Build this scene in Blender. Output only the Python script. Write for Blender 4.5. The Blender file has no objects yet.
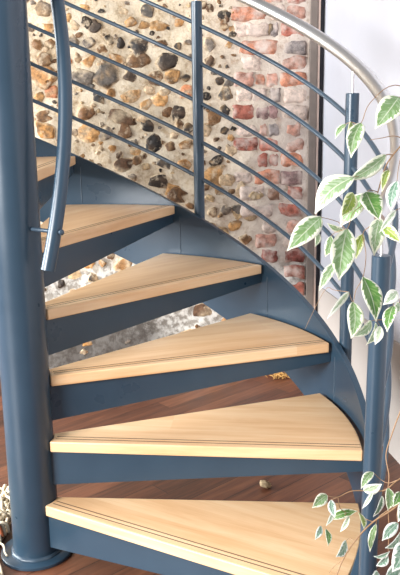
import bpy, bmesh, math, random
import numpy as np
from mathutils import Vector, Matrix
random.seed(3)
rng = np.random.default_rng(11)
scene = bpy.context.scene
COL = scene.collection
PI = math.pi

STONES = [(1.338, 1.857, 0.072, 0.052, 'g'),
 (1.136, 1.694, 0.058, 0.043, 'g'),
 (0.847, 1.841, 0.057, 0.043, 'g'),
 (1.05, 1.544, 0.102, 0.092, 'g'),
 (1.072, 1.258, 0.064, 0.045, 'g'),
 (0.553, 1.676, 0.043, 0.048, 'g'),
 (0.784, 1.116, 0.05, 0.04, 'g'),
 (1.177, 1.541, 0.083, 0.063, 'g'),
 (1.217, 1.7, 0.048, 0.039, 'g'),
 (0.472, 1.446, 0.054, 0.044, 'g'),
 (0.477, 0.871, 0.04, 0.035, 'g'),
 (0.259, 1.75, 0.038, 0.038, 'g'),
 (0.421, 0.881, 0.046, 0.04, 'g'),
 (1.141, 1.791, 0.043, 0.043, 'd'),
 (1.103, 1.767, 0.062, 0.048, 'd'),
 (1.034, 1.706, 0.029, 0.039, 'd'),
 (0.981, 1.692, 0.029, 0.043, 'd'),
 (1.094, 1.441, 0.044, 0.059, 'd'),
 (0.934, 1.542, 0.058, 0.049, 'd'),
 (0.885, 1.681, 0.072, 0.058, 'd'),
 (0.702, 1.674, 0.034, 0.029, 'd'),
 (0.747, 1.61, 0.087, 0.058, 'd'),
 (0.689, 1.368, 0.069, 0.079, 'd'),
 (0.656, 1.285, 0.044, 0.044, 'd'),
 (0.858, 1.298, 0.054, 0.039, 'd'),
 (0.836, 1.22, 0.059, 0.055, 'd'),
 (0.832, 1.201, 0.069, 0.06, 'd'),
 (0.57, 1.438, 0.039, 0.029, 'd'),
 (0.535, 1.127, 0.06, 0.05, 'd'),
 (0.501, 1.508, 0.039, 0.034, 'd'),
 (0.565, 1.433, 0.029, 0.029, 'd'),
 (0.524, 1.132, 0.07, 0.045, 'd'),
 (0.479, 1.813, 0.043, 0.038, 'd'),
 (0.483, 1.268, 0.035, 0.03, 'd'),
 (0.821, 1.028, 0.08, 0.05, 'd'),
 (1.045, 1.563, 0.058, 0.044, 'd'),
 (0.478, 1.369, 0.034, 0.044, 'd'),
 (0.863, 1.298, 0.049, 0.039, 'd'),
 (0.666, 1.524, 0.039, 0.029, 'd'),
 (0.436, 1.721, 0.034, 0.029, 'd'),
 (0.826, 1.736, 0.024, 0.019, 'd'),
 (1.387, 1.689, 0.043, 0.039, 'b'),
 (1.319, 1.697, 0.048, 0.039, 'b'),
 (1.357, 1.619, 0.063, 0.048, 'b'),
 (1.161, 1.361, 0.074, 0.049, 'b'),
 (1.373, 1.354, 0.069, 0.049, 'b'),
 (1.014, 1.349, 0.093, 0.054, 'b'),
 (0.978, 1.276, 0.059, 0.069, 'b'),
 (0.893, 1.607, 0.102, 0.068, 'b'),
 (0.768, 1.369, 0.064, 0.064, 'b'),
 (0.784, 1.684, 0.043, 0.029, 'b'),
 (0.479, 1.762, 0.038, 0.038, 'b'),
 (0.544, 1.602, 0.048, 0.044, 'b'),
 (0.994, 1.105, 0.065, 0.06, 'b'),
 (0.747, 1.199, 0.05, 0.04, 'b'),
 (0.376, 0.726, 0.046, 0.041, 'b'),
 (0.479, 1.813, 0.048, 0.048, 'b'),
 (0.817, 1.526, 0.068, 0.049, 'b'),
 (0.918, 1.128, 0.04, 0.04, 'b'),
 (1.272, 1.41, 0.054, 0.039, 'b'),
 (0.733, 0.956, 0.07, 0.06, 'b'),
 (0.542, 0.867, 0.046, 0.035, 'b'),
 (0.605, 1.114, 0.04, 0.035, 'b'),
 (1.372, 1.535, 0.107, 0.073, 'o'),
 (1.363, 1.282, 0.079, 0.059, 'o'),
 (1.142, 1.854, 0.052, 0.033, 'o'),
 (1.146, 1.269, 0.099, 0.059, 'o'),
 (1.009, 1.618, 0.063, 0.044, 'o'),
 (0.739, 1.525, 0.063, 0.049, 'o'),
 (0.942, 1.443, 0.098, 0.049, 'o'),
 (0.545, 1.048, 0.09, 0.085, 'o'),
 (0.737, 0.986, 0.08, 0.075, 'o'),
 (1.388, 1.44, 0.044, 0.034, 'o'),
 (1.035, 1.454, 0.044, 0.034, 'o'),
 (1.319, 1.766, 0.048, 0.038, 'o'),
 (0.673, 1.208, 0.055, 0.035, 'o'),
 (0.436, 0.804, 0.061, 0.046, 'o'),
 (0.68, 1.105, 0.06, 0.05, 'o'),
 (0.427, 1.743, 0.043, 0.043, 'o'),
 (0.93, 1.787, 0.048, 0.034, 'o'),
 (0.796, 1.772, 0.062, 0.038, 'o'),
 (0.796, 1.422, 0.059, 0.049, 'o'),
 (0.865, 1.399, 0.049, 0.039, 'o'),
 (1.323, 1.463, 0.063, 0.049, 'r'),
 (0.668, 1.458, 0.064, 0.049, 'r'),
 (1.246, 1.608, 0.039, 0.029, 'r'),
 (1.231, 1.523, 0.044, 0.034, 't'),
 (1.261, 1.333, 0.039, 0.039, 't'),
 (0.843, 1.47, 0.044, 0.034, 't'),
 (0.614, 1.746, 0.043, 0.038, 't'),
 (0.577, 1.275, 0.049, 0.044, 't'),
 (0.475, 1.027, 0.06, 0.05, 't'),
 (0.454, 1.175, 0.05, 0.045, 't'),
 (0.39, 0.976, 0.07, 0.06, 't'),
 (0.498, 0.764, 0.051, 0.041, 't'),
 (0.416, 0.85, 0.046, 0.035, 't'),
 (0.325, 0.95, 0.071, 0.045, 't'),
 (0.355, 0.849, 0.066, 0.051, 't'),
 (0.628, 1.227, 0.045, 0.045, 't'),
 (0.882, 1.328, 0.044, 0.03, 't'),
 (0.77, 1.46, 0.044, 0.029, 't'),
 (1.194, 1.773, 0.038, 0.029, 't')]
BRICKS = [(0.278, 0.445, 1.816, 0.06, 'o'),
 (0.192, 0.259, 1.822, 0.06, 'w'),
 (0.087, 0.182, 1.825, 0.06, 'p'),
 (0.268, 0.374, 1.746, 0.06, 'w'),
 (0.22, 0.258, 1.745, 0.06, 'g'),
 (0.095, 0.201, 1.743, 0.06, 'r'),
 (0.224, 0.403, 1.662, 0.06, 'o'),
 (0.084, 0.195, 1.66, 0.06, 'g'),
 (0.306, 0.394, 1.589, 0.061, 'w'),
 (0.083, 0.199, 1.586, 0.061, 'p'),
 (0.34, 0.433, 1.512, 0.061, 'p'),
 (0.282, 0.33, 1.511, 0.061, 'o'),
 (0.218, 0.272, 1.51, 0.061, 'p'),
 (0.082, 0.204, 1.508, 0.061, 'o'),
 (0.276, 0.345, 1.436, 0.061, 'w'),
 (0.208, 0.257, 1.435, 0.061, 'g'),
 (0.081, 0.188, 1.433, 0.061, 'w'),
 (0.335, 0.438, 1.358, 0.061, 'r'),
 (0.266, 0.33, 1.357, 0.061, 'm'),
 (0.222, 0.266, 1.356, 0.061, 'm'),
 (0.079, 0.197, 1.354, 0.062, 'w'),
 (0.212, 0.266, 1.274, 0.062, 'g'),
 (0.108, 0.177, 1.272, 0.062, 'p'),
 (0.32, 0.444, 1.2, 0.062, 'r'),
 (0.216, 0.31, 1.199, 0.062, 'r'),
 (0.087, 0.176, 1.197, 0.062, 'p'),
 (0.27, 0.32, 1.123, 0.062, 'r'),
 (0.215, 0.26, 1.122, 0.062, 'r'),
 (0.091, 0.2, 1.121, 0.062, 'o'),
 (0.21, 0.33, 1.041, 0.063, 'o'),
 (0.094, 0.2, 1.031, 0.063, 'm'),
 (0.209, 0.27, 0.958, 0.063, 'b'),
 (0.093, 0.164, 0.956, 0.063, 'r'),
 (0.102, 0.208, 0.871, 0.063, 'r'),
 (0.081, 0.172, 0.784, 0.064, 'p'),
 (0.217, 0.294, 0.641, 0.064, 'd'),
 (0.078, 0.181, 0.639, 0.064, 'd'),
 (0.072, 0.18, 0.55, 0.064, 'r'),
 (0.2, 0.293, 0.467, 0.065, 'p'),
 (0.071, 0.148, 0.46, 0.065, 'r'),
 (0.189, 0.293, 0.376, 0.065, 'd'),
 (0.069, 0.168, 0.369, 0.065, 'd'),
 (0.199, 0.314, 0.285, 0.065, 'r'),
 (0.068, 0.178, 0.282, 0.065, 'd'),
 (0.219, 0.293, 0.192, 0.066, 'd'),
 (0.072, 0.198, 0.19, 0.066, 'r'),
 (0.187, 0.292, 0.104, 0.066, 'd'),
 (0.065, 0.165, 0.102, 0.066, 'd'),
 (0.345, 0.432, 1.747, 0.06, 'w'),
 (0.345, 0.423, 1.437, 0.061, 'w'),
 (0.315, 0.424, 1.275, 0.062, 'w'),
 (0.271, 0.31, 1.275, 0.062, 'p'),
 (0.345, 0.435, 1.043, 0.063, 'w'),
 (0.285, 0.405, 0.959, 0.063, 'w'),
 (0.244, 0.406, 0.873, 0.063, 'w'),
 (0.223, 0.294, 0.786, 0.064, 'w'),
 (0.223, 0.325, 0.714, 0.064, 'p'),
 (0.085, 0.192, 0.712, 0.064, 'w'),
 (0.088, 0.183, 1.893, 0.06, 'r'),
 (0.202, 0.355, 1.894, 0.06, 'o'),
 (0.203, 0.298, 1.966, 0.059, 'p'),
 (0.089, 0.184, 1.964, 0.059, 'o'),
 (0.307, 0.402, 1.968, 0.059, 'w'),
 (0.203, 0.326, 2.041, 0.059, 'r'),
 (0.095, 0.185, 2.04, 0.059, 'p'),
 (0.204, 0.289, 2.112, 0.059, 'o'),
 (0.096, 0.176, 2.11, 0.059, 'm')]
LEAVES = [(1.0564, -0.5976, 1.3885, 1.0176, -0.6508, 1.335, 0.037, 0.15, -0.87, 0.7804, 'n'),
 (0.9643, -0.567, 1.3423, 0.9462, -0.5882, 1.3161, 0.011, -0.3347, -1.0791, 0.3816, 'n'),
 (0.9736, -0.5745, 1.3459, 0.9672, -0.6138, 1.317, 0.0128, 0.29, -1.0256, -0.0184, 'y'),
 (0.9923, -0.6021, 1.3445, 0.9778, -0.6369, 1.2848, 0.0268, 0.2905, -0.8423, 0.7567, 'n'),
 (1.038, -0.5838, 1.2868, 0.9715, -0.6259, 1.2434, 0.0254, 0.4123, -0.9905, 0.0077, 'p'),
 (0.9843, -0.6468, 1.2523, 0.9187, -0.663, 1.188, 0.0388, -0.4382, -1.0395, 0.6527, 'p'),
 (0.9311, -0.6857, 1.1859, 0.8782, -0.7369, 1.1334, 0.0332, -0.0694, -1.0547, 0.2189, 'n'),
 (0.9808, -0.5718, 1.2163, 0.9621, -0.6172, 1.1771, 0.0242, 0.3553, -0.9242, 0.3453, 'y'),
 (1.0041, -0.5462, 1.2119, 0.9583, -0.569, 1.1515, 0.0359, -0.3988, -1.0939, 0.3831, 'n'),
 (1.0051, -0.6069, 1.222, 1.0318, -0.6468, 1.1752, 0.0363, 0.5085, -1.004, -0.146, 'g'),
 (1.0315, -0.5911, 1.1729, 1.0235, -0.6345, 1.1096, 0.0276, 0.3099, -1.0138, 0.0114, 'p'),
 (0.9753, -0.6598, 1.1617, 0.9651, -0.6887, 1.0732, 0.0426, 0.2764, -0.8783, 0.6185, 'n'),
 (1.0582, -0.6415, 1.2453, 1.0499, -0.6617, 1.1933, 0.0192, -0.102, -1.0704, 0.185, 'b'),
 (1.0587, -0.6326, 1.1933, 1.0309, -0.6719, 1.1576, 0.0106, 0.4718, -0.8417, 0.5775, 'w'),
 (1.0355, -0.6547, 1.1675, 1.0684, -0.685, 1.1431, 0.0176, 0.025, -1.0408, 0.183, 'y'),
 (1.0443, -0.5782, 1.2594, 1.0334, -0.6196, 1.2236, 0.0128, 0.1448, -0.9745, 0.3433, 'y'),
 (0.9431, -0.5889, 1.1371, 0.9328, -0.5894, 1.0968, 0.015, 0.0547, -1.0046, 0.3065, 'n'),
 (0.9557, -0.6275, 1.0952, 0.9282, -0.6593, 1.0467, 0.0166, -0.0968, -1.0445, 0.2894, 'p'),
 (0.918, -0.6028, 1.1482, 0.917, -0.6299, 1.1227, 0.0112, 0.5006, -0.9597, 0.0494, 'p'),
 (1.0019, -0.5947, 1.1431, 0.991, -0.6073, 1.098, 0.0167, 0.103, -0.9669, 0.4173, 'y'),
 (1.006, -0.6723, 1.0783, 1.0314, -0.6919, 1.0021, 0.0337, 0.4402, -0.8371, 0.6287, 'g'),
 (0.9901, -0.6762, 1.0329, 0.9895, -0.7087, 0.9736, 0.0268, 0.2151, -0.9323, 0.4513, 'n'),
 (0.9817, -0.6541, 1.0457, 0.9468, -0.7081, 1.0079, 0.0127, 0.6456, -0.8947, 0.1788, 'w'),
 (1.0225, -0.6567, 0.9939, 0.9912, -0.709, 0.9774, 0.0163, 0.9268, -0.7924, 0.33, 'p'),
 (1.0314, -0.6356, 0.9848, 1.0155, -0.6857, 0.9569, 0.0147, 0.859, -0.8193, 0.284, 'p'),
 (1.0387, -0.6649, 0.9876, 1.0312, -0.6785, 0.9556, 0.0144, -0.0557, -1.028, 0.3179, 'w'),
 (1.0596, -0.6816, 1.0298, 1.0503, -0.739, 0.9982, 0.0229, -0.417, -1.1542, 0.1464, 'g'),
 (1.0659, -0.654, 1.0508, 1.0423, -0.6864, 1.0321, 0.0197, 0.4745, -0.7504, 0.961, 'w'),
 (1.0707, -0.6379, 1.0249, 1.0549, -0.6806, 1.0185, 0.0145, 0.5741, -0.9016, 0.2216, 'p'),
 (0.9662, -0.5305, 1.1381, 0.933, -0.5574, 1.157, 0.0117, -0.2666, -1.148, 0.0217, 'p'),
 (1.0365, -0.5084, 0.6257, 1.0137, -0.5517, 0.6066, 0.0168, -0.1819, -1.0433, 0.3796, 'n'),
 (1.0197, -0.5403, 0.5968, 1.0551, -0.5575, 0.6249, 0.0228, 0.6496, -0.8404, 0.4048, 'w'),
 (0.9465, -0.5781, 0.5997, 0.9188, -0.607, 0.583, 0.0225, 0.6076, -0.8292, 0.4943, 'n'),
 (0.9538, -0.5599, 0.5797, 0.9642, -0.5853, 0.5538, 0.0145, 0.1949, -0.9622, 0.3452, 'b'),
 (0.9522, -0.5503, 0.533, 1.0089, -0.5373, 0.5484, 0.0168, 0.4882, -0.8658, 0.4591, 'g'),
 (0.9908, -0.5403, 0.5365, 0.974, -0.5594, 0.5083, 0.0105, 0.0345, -0.9633, 0.5015, 'w'),
 (1.0113, -0.5527, 0.5525, 1.0229, -0.5959, 0.542, 0.0187, 0.683, -0.8362, 0.3889, 'y'),
 (0.9356, -0.5766, 0.5275, 0.9257, -0.6015, 0.5088, 0.0124, 0.4291, -0.9012, 0.3686, 'b'),
 (0.9454, -0.5665, 0.5159, 0.952, -0.5951, 0.4945, 0.0125, 0.6291, -0.8473, 0.396, 'g'),
 (0.9878, -0.5901, 0.5073, 0.9704, -0.6327, 0.4949, 0.0225, 0.3901, -1.0078, -0.0436, 'b'),
 (1.0465, -0.5498, 0.5298, 1.0365, -0.561, 0.4707, 0.0124, 0.166, -0.9594, 0.3862, 'n'),
 (1.0562, -0.5529, 0.596, 1.0398, -0.5537, 0.5472, 0.0184, 0.957, -0.7708, 0.3909, 'b'),
 (1.0673, -0.556, 0.6165, 1.0688, -0.5763, 0.5764, 0.0224, 0.5809, -0.7684, 0.7781, 'n'),
 (1.0906, -0.5712, 0.618, 1.0774, -0.6018, 0.5999, 0.0161, 0.2596, -0.8697, 0.6718, 'g'),
 (1.0893, -0.5765, 0.5521, 1.0589, -0.6068, 0.5259, 0.0202, 0.4763, -0.8545, 0.5187, 'b'),
 (1.0932, -0.5984, 0.5451, 1.0644, -0.6466, 0.535, 0.0219, -0.0439, -1.163, -0.2648, 'b'),
 (1.0447, -0.5839, 0.4765, 1.0756, -0.5964, 0.4994, 0.0184, 0.6911, -0.9033, 0.0968, 'b'),
 (1.0723, -0.5866, 0.4818, 1.0493, -0.5981, 0.4632, 0.0183, 0.5659, -0.8719, 0.3555, 'b'),
 (1.0961, -0.6393, 0.5475, 1.0787, -0.6752, 0.5028, 0.033, 0.2608, -0.9894, 0.1639, 'b'),
 (1.0951, -0.6337, 0.4829, 1.0663, -0.6658, 0.4843, 0.0236, 0.2032, -0.9181, 0.5235, 'b'),
 (1.0379, -0.5553, 0.6042, 1.0173, -0.5757, 0.5748, 0.0082, -0.036, -0.9616, 0.5792, 'w'),
 (0.9588, -0.565, 0.5534, 0.9474, -0.6033, 0.544, 0.0083, 0.1638, -0.9413, 0.465, 'w'),
 (1.099, -0.5729, 0.6022, 1.0882, -0.6046, 0.57, 0.0201, 0.179, -0.9435, 0.4405, 'b'),
 (1.0535, -0.6168, 0.4621, 1.0385, -0.6508, 0.4597, 0.0161, 0.0041, -1.0115, 0.3279, 'b'),
 (1.0977, -0.5678, 1.2947, 1.0783, -0.5906, 1.2426, 0.0254, 0.1727, -0.8508, 0.8386, 'n'),
 (1.1226, -0.5792, 1.132, 1.0915, -0.6152, 1.0858, 0.0276, -0.785, -1.2091, 0.2828, 'n'),
 (1.1209, -0.598, 0.9652, 1.096, -0.6126, 0.9059, 0.0261, 0.2309, -0.9721, 0.2674, 'g'),
 (1.1335, -0.4373, 1.3645, 1.1156, -0.4939, 1.2908, 0.0311, 0.6667, -0.7875, 0.6114, 'n'),
 (1.1781, -0.4074, 1.0001, 1.1515, -0.4387, 0.9386, 0.0311, 0.3574, -0.8344, 0.7229, 'p'),
 (1.1679, -0.5476, 0.6402, 1.1305, -0.5774, 0.5861, 0.0281, -0.2014, -1.0035, 0.5679, 'b'),
 (1.1678, -0.6217, 0.5502, 1.1267, -0.6571, 0.5192, 0.0272, 0.1801, -0.9148, 0.5607, 'n'),
 (1.1609, -0.5944, 1.2078, 1.1354, -0.6334, 1.1556, 0.0286, -0.7893, -1.0952, 0.7691, 'y'),
 (1.2079, -0.3337, 1.2822, 1.1818, -0.3611, 1.2124, 0.0352, 0.1863, -0.9787, 0.2841, 'n'),
 (1.0836, -0.5121, 1.4551, 1.0659, -0.549, 1.3907, 0.0258, -0.2158, -1.0334, 0.4556, 'n'),
 (1.2286, -0.5135, 0.9467, 1.2017, -0.5571, 0.8941, 0.0291, 0.1128, -1.0275, 0.1511, 'n'),
 (1.232, -0.505, 0.7566, 1.2015, -0.5547, 0.7114, 0.0301, 0.5895, -0.7864, 0.6935, 'n')]
BRANCHES = [([(1.2121, -0.4615, 0.7371),
 (1.1495, -0.5166, 0.6563),
 (1.0918, -0.5667, 0.5914),
 (1.0401, -0.5782, 0.5496),
 (1.006, -0.6043, 0.518),
 (0.9842, -0.6275, 0.4867),
 (0.9704, -0.6491, 0.4537)], 0.0022),
 ([(1.0918, -0.5667, 0.5914),
 (1.0687, -0.5753, 0.578),
 (1.0497, -0.5741, 0.5574),
 (1.0465, -0.5498, 0.5298)], 0.0011),
 ([(1.1995, -0.474, 0.697),
 (1.1303, -0.512, 0.6501),
 (1.0868, -0.5382, 0.6274),
 (1.0617, -0.5488, 0.6078),
 (1.0359, -0.5365, 0.5966),
 (0.9955, -0.5459, 0.5972),
 (0.9681, -0.5646, 0.5904),
 (0.9485, -0.578, 0.5976)], 0.0016),
 ([(0.9681, -0.5646, 0.5904),
 (0.9538, -0.5599, 0.5797)], 0.0009),
 ([(0.9681, -0.5646, 0.5904),
 (0.9726, -0.5594, 0.5632),
 (0.9849, -0.5501, 0.5458),
 (0.9522, -0.5503, 0.533)], 0.0009),
 ([(1.0868, -0.5382, 0.6274),
 (1.0676, -0.5253, 0.6122),
 (1.0514, -0.5083, 0.6112),
 (1.0365, -0.5084, 0.6257)], 0.001),
 ([(1.193, -0.4287, 0.9845),
 (1.1291, -0.4966, 0.895),
 (1.0869, -0.5245, 0.7745),
 (1.0712, -0.5298, 0.7234),
 (1.0611, -0.5325, 0.6776),
 (1.0683, -0.5497, 0.6423),
 (1.0673, -0.556, 0.6165)], 0.0017),
 ([(1.0918, -0.5667, 0.5914),
 (1.0867, -0.573, 0.5699),
 (1.0893, -0.5765, 0.5521)], 0.001),
 ([(1.0689, -0.5659, 0.5729),
 (1.0724, -0.5745, 0.5333),
 (1.0723, -0.5866, 0.4818)], 0.001),
 ([(1.006, -0.6043, 0.518),
 (0.9955, -0.5869, 0.5132),
 (0.9878, -0.5901, 0.5073)], 0.0008),
 ([(1.0401, -0.5782, 0.5496),
 (1.0218, -0.5527, 0.5423),
 (1.0092, -0.5528, 0.5546)], 0.0009),
 ([(0.9842, -0.6275, 0.4867),
 (0.9685, -0.6247, 0.4694),
 (0.9572, -0.6306, 0.4558)], 0.0007),
 ([(1.1809, -0.2971, 1.4643),
 (1.1177, -0.4366, 1.3836),
 (1.0713, -0.5384, 1.3116),
 (1.0506, -0.56, 1.2854),
 (1.0371, -0.579, 1.2631),
 (1.0262, -0.5917, 1.2206),
 (1.0218, -0.5883, 1.1945),
 (1.0279, -0.5916, 1.1747)], 0.0017),
 ([(1.0713, -0.5384, 1.3116),
 (1.0529, -0.5514, 1.3194),
 (1.0297, -0.5577, 1.3162),
 (1.0084, -0.5635, 1.313)], 0.0009),
 ([(1.1177, -0.4366, 1.3836),
 (1.0801, -0.5501, 1.3868),
 (1.0564, -0.5976, 1.3885)], 0.0011),
 ([(1.0506, -0.56, 1.2854),
 (1.038, -0.5838, 1.2868),
 (1.0173, -0.582, 1.2705),
 (0.9969, -0.6017, 1.2521),
 (0.9843, -0.6468, 1.2523)], 0.001),
 ([(1.0262, -0.5917, 1.2206),
 (1.0119, -0.5942, 1.2244),
 (1.0046, -0.5766, 1.217)], 0.0009),
 ([(1.0371, -0.579, 1.2631),
 (1.0443, -0.5782, 1.2594)], 0.0008),
 ([(1.1177, -0.4366, 1.3836),
 (1.0499, -0.4881, 1.4119),
 (1.0059, -0.5484, 1.3793),
 (0.9917, -0.5812, 1.3441),
 (0.9736, -0.5745, 1.3459),
 (0.9643, -0.567, 1.3423)], 0.0009),
 ([(1.0044, -0.5667, 1.2141),
 (0.9979, -0.573, 1.1942),
 (0.9825, -0.5902, 1.1813),
 (0.974, -0.6296, 1.1571),
 (0.9566, -0.6103, 1.1669),
 (0.9303, -0.6756, 1.1846)], 0.0009),
 ([(0.974, -0.6296, 1.1571),
 (0.9537, -0.6152, 1.149),
 (0.9431, -0.5889, 1.1371)], 0.0007),
 ([(1.0713, -0.5384, 1.3116),
 (1.0612, -0.6033, 1.2703),
 (1.0582, -0.6415, 1.2453)], 0.0009),
 ([(1.1778, -0.4673, 1.1935),
 (1.1113, -0.567, 1.1949),
 (1.0587, -0.6326, 1.1933),
 (1.0356, -0.6445, 1.166)], 0.001),
 ([(1.0279, -0.5916, 1.1747),
 (1.0142, -0.5986, 1.1588),
 (1.0019, -0.5947, 1.1431),
 (1.0091, -0.6221, 1.1088),
 (1.0058, -0.6623, 1.0761),
 (0.9945, -0.6703, 1.0537),
 (0.9901, -0.6762, 1.0329),
 (0.9817, -0.6541, 1.0457)], 0.0009),
 ([(0.9817, -0.6541, 1.0457),
 (0.954, -0.6397, 1.0451),
 (0.9407, -0.632, 1.0466),
 (0.9246, -0.6317, 1.0191),
 (0.901, -0.629, 0.9649)], 0.0006),
 ([(1.0312, -0.6542, 0.9955),
 (1.047, -0.6497, 0.9988),
 (1.0724, -0.6371, 1.0267),
 (1.1181, -0.5671, 1.0539),
 (1.1855, -0.4326, 1.1093)], 0.0011),
 ([(1.0312, -0.6542, 0.9955),
 (1.0387, -0.6649, 0.9876)], 0.0007),
 ([(1.0312, -0.6542, 0.9955),
 (1.0225, -0.6567, 0.9939)], 0.0007),
 ([(1.0724, -0.6371, 1.0267),
 (1.0663, -0.6564, 1.0404),
 (1.0596, -0.6816, 1.0298)], 0.0008),
 ([(1.1177, -0.4366, 1.3836),
 (1.1019, -0.5039, 1.3377),
 (1.0977, -0.5678, 1.2947)], 0.001),
 ([(1.1113, -0.567, 1.1949),
 (1.1226, -0.5792, 1.132)], 0.001),
 ([(1.1181, -0.5671, 1.0539),
 (1.1256, -0.5783, 0.9989),
 (1.1209, -0.598, 0.9652)], 0.001),
 ([(1.1809, -0.2971, 1.4643),
 (1.1526, -0.3686, 1.4129),
 (1.1335, -0.4373, 1.3645)], 0.001),
 ([(1.1995, -0.474, 0.697),
 (1.1801, -0.5166, 0.6702),
 (1.1679, -0.5476, 0.6402),
 (1.1694, -0.5892, 0.5968),
 (1.1678, -0.6217, 0.5502)], 0.001),
 ([(1.1855, -0.4326, 1.1093),
 (1.1784, -0.4156, 1.0545),
 (1.1781, -0.4074, 1.0001)], 0.001),
 ([(1.1778, -0.4673, 1.1935),
 (1.1628, -0.5734, 1.2054)], 0.001),
 ([(1.1849, -0.2961, 1.4642),
 (1.2008, -0.3163, 1.363),
 (1.2079, -0.3337, 1.2822)], 0.001),
 ([(1.1809, -0.2971, 1.4643),
 (1.1334, -0.4128, 1.4685),
 (1.0836, -0.5121, 1.4551)], 0.001),
 ([(1.1969, -0.4278, 0.9844),
 (1.2219, -0.4565, 0.9718),
 (1.2286, -0.5135, 0.9467)], 0.001),
 ([(1.2091, -0.4431, 0.8179),
 (1.2244, -0.4685, 0.7847),
 (1.232, -0.505, 0.7566)], 0.001)]
TRUNK = [(1.2227, -0.5258, 0.4544),
 (1.2167, -0.4891, 0.6159),
 (1.2121, -0.4615, 0.7371),
 (1.2031, -0.4064, 0.9795),
 (1.194, -0.3513, 1.2218),
 (1.1849, -0.2961, 1.4642)]
WORLD, E_LEFT, E_FRONT, EXPO = 0.26, 190.0, 400.0, 0.9


# ------------------------------------------------------------------ helpers
def link(name, me, parent=None):
    o = bpy.data.objects.new(name, me)
    COL.objects.link(o)
    if parent: o.parent = parent
    return o

def tag(o, label=None, cat=None, group=None, kind=None):
    if label: o['label'] = label
    if cat: o['category'] = cat
    if group: o['group'] = group
    if kind: o['kind'] = kind
    return o

def empty(name, loc=(0, 0, 0)):
    o = bpy.data.objects.new(name, None)
    o.location = loc
    o.empty_display_size = 0.1
    COL.objects.link(o)
    return o

def mesh_obj(name, verts, faces, mats, parent=None, smooth=True, fmat=None, auto=None):
    me = bpy.data.meshes.new(name)
    me.from_pydata([tuple(v) for v in verts], [], faces)
    for m in (mats if isinstance(mats, (list, tuple)) else [mats]):
        me.materials.append(m)
    if fmat is not None:
        me.polygons.foreach_set('material_index', fmat)
    bm = bmesh.new(); bm.from_mesh(me)
    bmesh.ops.recalc_face_normals(bm, faces=bm.faces)
    if auto is not None:
        for e in bm.edges:
            if len(e.link_faces) == 2 and e.calc_face_angle(0) > auto:
                e.smooth = False
    bm.to_mesh(me); bm.free()
    me.polygons.foreach_set('use_smooth', [smooth] * len(me.polygons))
    o = link(name, me, parent)
    return o

def bevel(o, w, seg=2, ang=0.6):
    m = o.modifiers.new('bevel', 'BEVEL')
    m.width = w; m.segments = seg; m.limit_method = 'ANGLE'; m.angle_limit = ang
    return o

def tube_geo(pts, rad, n=14, caps=True):
    """verts, faces of a round tube along pts; rad a number or a list"""
    pts = [Vector(q) for q in pts]
    N = len(pts)
    rads = rad if isinstance(rad, (list, tuple)) else [rad] * N
    T = []
    for i in range(N):
        a = pts[max(0, i - 1)]; b = pts[min(N - 1, i + 1)]
        T.append((b - a).normalized())
    ref = Vector((0, 0, 1)) if abs(T[0].z) < 0.9 else Vector((1, 0, 0))
    nrm = (ref - T[0] * ref.dot(T[0])).normalized()
    V, F = [], []
    for i in range(N):
        nrm = (nrm - T[i] * nrm.dot(T[i])).normalized()
        bn = T[i].cross(nrm)
        for k in range(n):
            a = 2 * PI * k / n
            V.append(pts[i] + (nrm * math.cos(a) + bn * math.sin(a)) * rads[i])
    for i in range(N - 1):
        for k in range(n):
            k2 = (k + 1) % n
            F.append((i * n + k, i * n + k2, (i + 1) * n + k2, (i + 1) * n + k))
    if caps:
        F.append(tuple(range(n - 1, -1, -1)))
        F.append(tuple((N - 1) * n + k for k in range(n)))
    return V, F

def tube(name, pts, rad, mat, parent=None, n=14):
    V, F = tube_geo(pts, rad, n)
    return mesh_obj(name, V, F, mat, parent, auto=0.9)

def smooth_path(pts, per=6):
    P = [Vector(q) for q in pts]
    P = [P[0] * 2 - P[1]] + P + [P[-1] * 2 - P[-2]]
    out = []
    for i in range(1, len(P) - 2):
        for k in range(per):
            t = k / per
            a, b, c, d = P[i - 1], P[i], P[i + 1], P[i + 2]
            out.append(0.5 * ((2 * b) + (c - a) * t + (2 * a - 5 * b + 4 * c - d) * t * t + (3 * b - a - 3 * c + d) * t ** 3))
    out.append(P[-2])
    return out

def lathe(name, prof, mat, parent=None, n=48, center=(0, 0), auto=0.7):
    V, F = [], []
    for r, z in prof:
        for k in range(n):
            a = 2 * PI * k / n
            V.append((center[0] + r * math.cos(a), center[1] + r * math.sin(a), z))
    for i in range(len(prof) - 1):
        for k in range(n):
            k2 = (k + 1) % n
            F.append((i * n + k, i * n + k2, (i + 1) * n + k2, (i + 1) * n + k))
    F.append(tuple(range(n - 1, -1, -1)))
    F.append(tuple((len(prof) - 1) * n + k for k in range(n)))
    return mesh_obj(name, V, F, mat, parent, auto=auto)

# ------------------------------------------------------------------ materials
def srgb(r, g, b):
    f = lambda c: (c / 255 / 12.92) if c <= 10 else ((c / 255 + 0.055) / 1.055) ** 2.4
    return (f(r), f(g), f(b), 1)

def new_mat(name):
    m = bpy.data.materials.new(name); m.use_nodes = True
    nt = m.node_tree
    return m, nt, nt.nodes['Principled BSDF']

def nd(nt, typ, **kw):
    n = nt.nodes.new(typ)
    for k, v in kw.items():
        if k in n.inputs: n.inputs[k].default_value = v
        else: setattr(n, k, v)
    return n

def ramp(nt, stops, interp='LINEAR'):
    r = nt.nodes.new('ShaderNodeValToRGB'); r.color_ramp.interpolation = interp
    while len(r.color_ramp.elements) < len(stops): r.color_ramp.elements.new(0.5)
    for e, (p_, c) in zip(r.color_ramp.elements, stops):
        e.position = p_; e.color = c
    return r

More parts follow.
